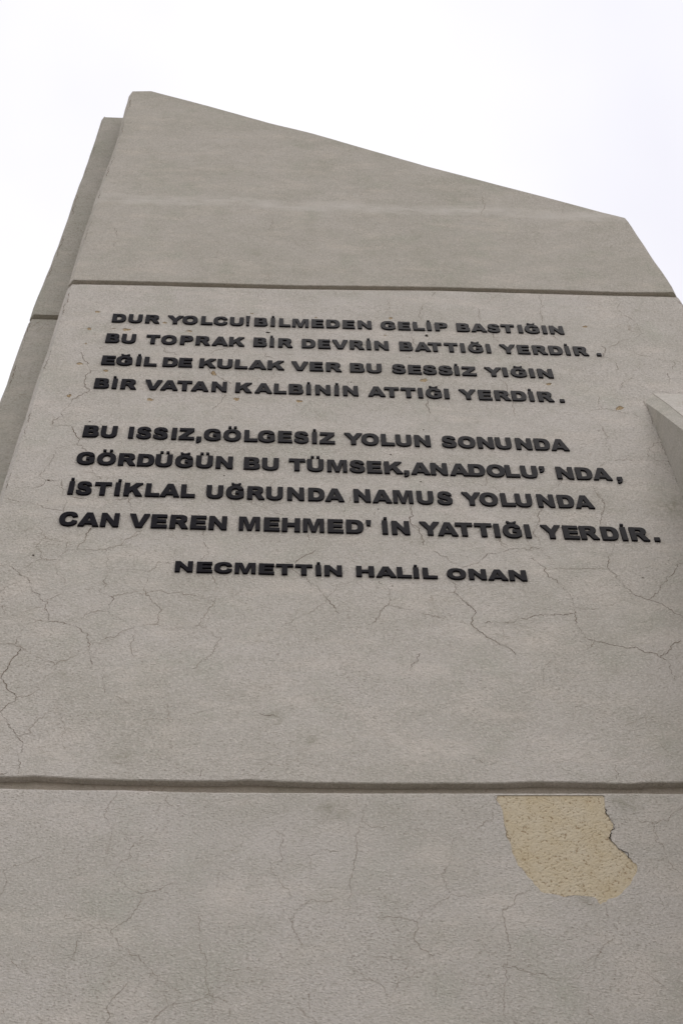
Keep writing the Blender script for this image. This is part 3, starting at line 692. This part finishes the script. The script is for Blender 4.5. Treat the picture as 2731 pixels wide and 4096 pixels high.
# ------------------------------------------------------------------ lettering
GL = {
 'A': (1095, 'M0 0 L385 1000 L712 1000 L1095 0 L778 0 L720 165 L367 165 L308 0 Z M438 382 L542 700 L648 382 Z'),
 'B': (925, 'M0 0 L0 1000 L560 1000 C760 1000 865 910 865 755 C865 650 815 575 710 530 C850 500 925 410 925 280 C925 100 800 0 590 0 Z M308 610 L308 795 L440 795 C525 795 560 765 560 705 C560 640 525 610 440 610 Z M308 205 L308 415 L460 415 C565 415 610 380 610 310 C610 240 565 205 460 205 Z'),
 'C': (968, 'M697 410 L968 328 C915 90 770 -25 515 -25 C180 -25 0 160 0 495 C0 830 185 1025 520 1025 C765 1025 900 915 958 700 L684 640 C655 740 605 790 520 790 C375 790 308 695 308 500 C308 290 375 215 512 215 C620 215 670 270 697 410 Z'),
 'D': (935, 'M0 0 L0 1000 L480 1000 C800 1000 935 810 935 500 C935 150 760 0 480 0 Z M305 225 L305 775 L400 775 C560 775 625 700 625 500 C625 290 570 225 415 225 Z'),
 'E': (846, 'M0 0 L0 1000 L828 1000 L828 785 L308 785 L308 615 L790 615 L790 410 L308 410 L308 228 L846 228 L846 0 Z'),
 'G': (1010, 'M530 385 L530 590 L1010 590 L1010 165 C860 40 730 -25 540 -25 C190 -25 0 165 0 505 C0 835 195 1025 540 1025 C800 1025 930 930 985 725 L690 675 C665 755 615 795 530 795 C385 795 308 700 308 500 C308 290 390 212 545 212 C615 212 665 228 725 265 L725 385 Z'),
 'H': (973, 'M0 0 L0 1000 L305 1000 L305 640 L668 640 L668 1000 L973 1000 L973 0 L668 0 L668 400 L305 400 L305 0 Z'),
 'I': (300, 'M0 0 L0 1000 L300 1000 L300 0 Z'),
 'K': (1050, 'M0 0 L0 1000 L303 1000 L303 622 L635 1000 L1030 1000 L672 628 L1050 0 L675 0 L463 415 L303 248 L303 0 Z'),
 'L': (797, 'M0 0 L0 1000 L305 1000 L305 240 L797 240 L797 0 Z'),
 'M': (1130, 'M0 0 L0 1000 L400 1000 L566 395 L731 1000 L1130 1000 L1130 0 L882 0 L882 763 L682 0 L456 0 L250 763 L250 0 Z'),
 'N': (956, 'M0 0 L0 1000 L285 1000 L675 425 L675 1000 L956 1000 L956 0 L675 0 L283 575 L283 0 Z'),
 'O': (1050, 'M0 500 C0 820 200 1025 525 1025 C855 1025 1050 825 1050 505 C1050 180 860 -25 525 -25 C190 -25 0 180 0 500 Z M308 500 C308 300 380 212 525 212 C672 212 742 300 742 508 C742 700 665 790 525 790 C385 790 308 700 308 500 Z'),
 'P': (870, 'M0 0 L0 1000 L505 1000 C740 1000 870 890 870 690 C870 480 735 372 490 372 L305 372 L305 0 Z M305 572 L305 797 L420 797 C520 797 560 755 560 687 C560 610 515 572 410 572 Z'),
 'R': (985, 'M0 0 L0 1000 L550 1000 C780 1000 900 905 900 725 C900 585 825 490 690 455 C750 425 775 395 815 320 L985 0 L640 0 L470 310 C435 375 405 405 345 405 L305 405 L305 0 Z M305 600 L305 800 L455 800 C550 800 590 770 590 702 C590 630 545 600 445 600 Z'),
 'S': (880, 'M0 325 L285 343 C295 230 345 185 450 185 C535 185 585 220 585 275 C585 330 545 350 410 385 C130 450 40 550 40 715 C40 900 180 1025 435 1025 C695 1025 825 925 850 715 L568 698 C555 780 510 820 430 820 C360 820 322 790 322 740 C322 700 350 680 460 655 C760 590 880 500 880 305 C880 100 730 -25 455 -25 C165 -25 15 90 0 325 Z'),
 'T': (934, 'M315 0 L315 762 L0 762 L0 1000 L934 1000 L934 762 L619 762 L619 0 Z'),
 'U': (950, 'M0 1000 L305 1000 L305 400 C305 270 360 210 475 210 C590 210 645 270 645 400 L645 1000 L950 1000 L950 405 C950 125 800 -25 475 -25 C155 -25 0 125 0 405 Z'),
 'V': (1080, 'M0 1000 L325 1000 L545 310 L760 1000 L1080 1000 L712 0 L370 0 Z'),
 'Y': (1095, 'M0 1000 L345 1000 L548 660 L752 1000 L1095 1000 L700 420 L700 0 L395 0 L395 420 Z'),
 'Z': (915, 'M30 1000 L895 1000 L895 795 L362 228 L915 228 L915 0 L0 0 L0 215 L520 772 L30 772 Z'),
 '.': (300, 'M0 0 L0 275 L300 275 L300 0 Z'),
 ',': (300, 'M0 275 L300 275 L300 75 C300 -95 215 -205 25 -240 L-20 -130 C80 -105 130 -60 140 0 L0 0 Z'),
 '~': (300, 'M0 1000 L300 1000 L300 800 C300 630 215 520 25 485 L-20 595 C80 620 130 665 140 725 L0 725 Z'),
 "'": (290, 'M0 1000 L290 1000 L240 600 L50 600 Z'),
 '!': (290, 'M0 1180 L300 1180 L235 340 L65 340 Z M40 0 L40 210 L260 210 L260 0 Z'),
 'dot': (180, 'M0 1135 L0 1275 L180 1275 L180 1135 Z'),
 'breve': (560, 'M0 1235 L135 1235 C165 1170 220 1150 285 1150 C350 1150 400 1170 430 1235 L560 1235 C550 1110 440 1050 280 1050 C120 1050 15 1110 0 1235 Z'),
}
def parse(d):
    toks = d.replace('M', ' M ').replace('L', ' L ').replace('C', ' C ').replace('Z', ' Z ').split()
    loops, cur, i = [], [], 0
    while i < len(toks):
        t = toks[i]; i += 1
        if t == 'M' or t == 'L':
            if t == 'M': cur = []
            cur.append((float(toks[i]), float(toks[i+1]))); i += 2
        elif t == 'C':
            p0 = cur[-1]; q = [(float(toks[i+2*j_]), float(toks[i+2*j_+1])) for j_ in range(3)]; i += 6
            for s_ in range(1, 9):
                u = s_/8; v = 1-u
                cur.append(tuple(v**3*p0[c]+3*v*v*u*q[0][c]+3*v*u*u*q[1][c]+u**3*q[2][c] for c in (0, 1)))
        else:
            if math.hypot(cur[0][0]-cur[-1][0], cur[0][1]-cur[-1][1]) < 1: cur.pop()
            loops.append(cur)
    return loops
DEP = 0.018                                                     # how far the letters stand off the wall
def glyph_mesh(g, sx, sz, key):
    cu = bpy.data.curves.new('letter', 'CURVE'); cu.dimensions = '2D'; cu.fill_mode = 'BOTH'
    bev = 0.0009
    cu.extrude = DEP/2-bev; cu.bevel_depth = bev; cu.bevel_resolution = 0; cu.offset = -bev
    for lp in parse(GL[g][1]):
        sp = cu.splines.new('POLY'); sp.points.add(len(lp)-1); sp.use_cyclic_u = True
        for p_, (x, y) in zip(sp.points, lp): p_.co = (x/1000*sx, y/1000*sz, 0, 1)
    o = bpy.data.objects.new('letter_curve', cu); S.collection.objects.link(o)
    dg = bpy.context.evaluated_depsgraph_get(); me = bpy.data.meshes.new_from_object(o.evaluated_get(dg))
    bpy.data.objects.remove(o); bpy.data.curves.remove(cu)
    for v in me.vertices: v.co = Vector((v.co.x, -v.co.z-DEP/2+0.002, v.co.y))
    me.name = 'letter'; me.materials.clear(); me.materials.append(m_paint)
    return me
MESH = {}
def gm(g, li, sx, sz):
    if (g, li) not in MESH: MESH[(g, li)] = glyph_mesh(g, sx, sz, (g, li))
    return MESH[(g, li)]
I0 = 'İ'; G0 = 'Ğ'
# base line (two photo points on the front face), cap height samples, width of N in pixels, letters: (crop, [(glyph, x)...])
LN = [
 ((447,1285.3),(2258,1334), (450,1254.0,1285.3), (2230,54.2), [(A_, 'D132 U265 R392 Y573 O687 L830 C930 U1057 !1180'), (B_, 'B72 İ200 L266 M370 E522 D638 E766 N885 G1062 E1203 L1320 İ1430 P1492'), (C_, 'B290 A402 S525 T625 I775 Ğ818 I965 N1023')]),
 ((421,1366.8),(2355,1420), (430,1332.6,1366.9), (1530,56.1), [(A_, 'B80 U212 T408 O521 P665 R787 A915 K1050'), (B_, 'B65 İ193 R260 D445 E574 V682 R822 İ955 N1018 B1213 A1332 T1430'), (C_, 'T183 I322 Ğ376 I525 Y617 E770 R890 D1020 İ1148 R1213 .1388')]),
 ((404,1455),(2213,1509.6), (409,1420.4,1455), (2210,59.7), [(A_, 'E48 Ğ168 İ320 L382 D529 E654 K815 U960 L1095 A1205 K1352'), (B_, 'V362 E508 R635 B824 U952 S1150 E1281 S1392 S1515'), (C_, 'S142 İ275 Z332 Y497 I655 Ğ708 I865 N930')]),
 ((375,1549),(2219.8,1605), (378,1511,1549), (1290,61.2), [(A_, 'B-10 İ130 R198 V396 A511 T651 A752 N912 K1098'), (B_, 'A75 L225 B343 İ481 N552 İ700 N770 A965 T1087 T1217 I1360 Ğ1415'), (C_, 'I195 Y300 E463 R592 D726 İ862 R932 .1097')]),
 ((329,1744),(2277,1800.5), (336,1699.8,1744), (1940,63.8), [(D_, 'B215 U362 I572 S640 S770 I910 Z968 ,1108 G1168 Ö1320 L1483'), (E_, 'G219 E375 S501 İ643 Z702 Y892 O1028 L1187 U1297'), (F_, 'N78 S285 O413 N575 U708 N875 D1022 A1147')]),
 ((471,1858),(2309,1914.3), (474,1811.5,1858), (1750,67.3), [(D_, 'G171 Ö332 R492 D641 Ü789 Ğ943 Ü1106 N1258 B1478'), (E_, 'U251 T460 Ü603 M763 S935 E1076 K1212 ,1365'), (F_, 'A48 N205 A353 D505 O638 L795 U905 ~1045 N1195 D1350 A1477 ,1664')]),
 ((269,1973.5),(2377.6,2031.6), (275,1923.4,1973.6), (1180,68.4), [(D_, 'İ97 S168 T322 İ463 K535 L704 A820 L985 U1188 Ğ1340'), (E_, 'R133 U284 N449 D612 A745 N972 A1118 M1282 U1462'), (F_, 'S248 Y436 O582 L760 U862 N1047 D1208 A1338')]),
 ((399,2102.7),(2600,2162), (402,2050.3,2102.7), (430,73.7), [(D_, 'C36 A176 N352 V590 E750 R896 E1058 N1203'), (E_, "M68 E264 H405 M572 E766 D911 '1062 İ1196 N1272"), (F_, 'Y108 A258 T387 T537 I706 Ğ763 I950 Y1055 E1250 R1385 D1551 İ1706.5 R1778 .1958')]),
 ((699,2284),(2106,2321), (1125,2255.7,2296.3), (1330,71), [(G_, 'N115 E286 C427 M585 E773 T910 T1060 İ1222 N1290'), (H_, 'H50 A205 L370 İ500 L573 O757 N935 A1083 N1253')]),
]
LABELS = [
 'topmost line of raised black capitals, beginning DUR YOLCU!',
 'second line of raised black capitals, beginning BU TOPRAK',
 'third line of raised black capitals, beginning EĞİL DE KULAK',
 'fourth line of raised black capitals, the last before the wide gap, beginning BİR VATAN',
 'first line of raised black capitals below the wide gap, beginning BU ISSIZ',
 'line of raised black capitals between the ISSIZ and İSTİKLAL lines, beginning GÖRDÜĞÜN',
 'line of raised black capitals beginning İSTİKLAL, just above the longest line',
 'longest and last line of the verse in raised black capitals, beginning CAN VEREN',
 "short centred line of smaller, wider black capitals under the verse, naming the poet",
]
NM = {'.': 'full_stop', ',': 'comma', '~': 'apostrophe', "'": 'apostrophe', '!': 'exclamation_mark'}
import re
rl = random.Random(5); YF = -DEP+0.002
for li, (b0, b1, cp, nw, groups) in enumerate(LN):
    q0_, q1_ = at(*b0, YF), at(*b1, YF)
    sz = at(cp[0], cp[1], YF).z-at(cp[0], cp[2], YF).z
    def basez(x): return q0_.z+(q1_.z-q0_.z)*(x-q0_.x)/(q1_.x-q0_.x)
    yb = b0[1]+(b1[1]-b0[1])*(nw[0]-b0[0])/(b1[0]-b0[0])
    sx = (at(nw[0]+nw[1]/2, yb, YF).x-at(nw[0]-nw[1]/2, yb, YF).x)/0.956
    line = empty('lettering_line', (q0_.x, 0, q0_.z), LABELS[li], 'lettering', 'lines of raised black lettering on the wall')
    line['kind'] = 'thing'
    for sc, txt in groups:
        for g, xs in re.findall(r"([^\d\s-])(-?[\d.]+)", txt):
            px = sc[0]+float(xs)*sc[2]
            hgt = 0.5 if g in 'CGOSUĞÖÜ' else (1.0 if g in "TVY'~" else 0.0)
            # find the wall point at this photo x on the level of the anchor
            py = b0[1]+(b1[1]-b0[1])*(px-b0[0])/(b1[0]-b0[0])
            for _ in range(4):
                q = at(px, py, YF); want = basez(q.x)+hgt*sz
                qq = at(px, py-10, YF); py -= (want-q.z)/((qq.z-q.z)/10)
            q = at(px, py, YF); X = q.x; Z = basez(X)
            if g == '~': X += 0
            base = {'İ': 'I', 'Ğ': 'G', 'Ö': 'O', 'Ü': 'U'}.get(g, g)
            o = bpy.data.objects.new(NM.get(g, 'letter'), gm(base, li, sx, sz)); C.objects.link(o); o.parent = line
            tilt = rl.gauss(0, 0.35)
            o.location = (X-q0_.x, rl.uniform(-0.0008, 0.0003), Z-q0_.z+rl.uniform(-0.0012, 0.0012))
            o.rotation_euler = (0, math.radians(tilt), 0)
            wg = GL[base][0]/1000*sx
            marks = []
            if g == 'İ': marks = [('dot', 'dot', wg/2-0.090*sx+rl.uniform(-.02, .03)*sx)]
            if g in 'ÖÜ': marks = [('dot', 'dot', wg/2-0.090*sx-0.175*sx), ('dot', 'dot', wg/2-0.090*sx+0.175*sx)]
            if g == 'Ğ': marks = [('breve', 'breve', wg/2-0.27*sx)]
            for nm, gg, dx in marks:
                m_ = bpy.data.objects.new(nm, gm(gg, li, sx, sz)); C.objects.link(m_); m_.parent = o
                m_.location = (dx, 0, rl.uniform(-.01, .012)*sz+(0.015*sz if g == 'Ö' else 0))
                m_.rotation_euler = (0, math.radians(rl.gauss(0, 1.0)), 0)
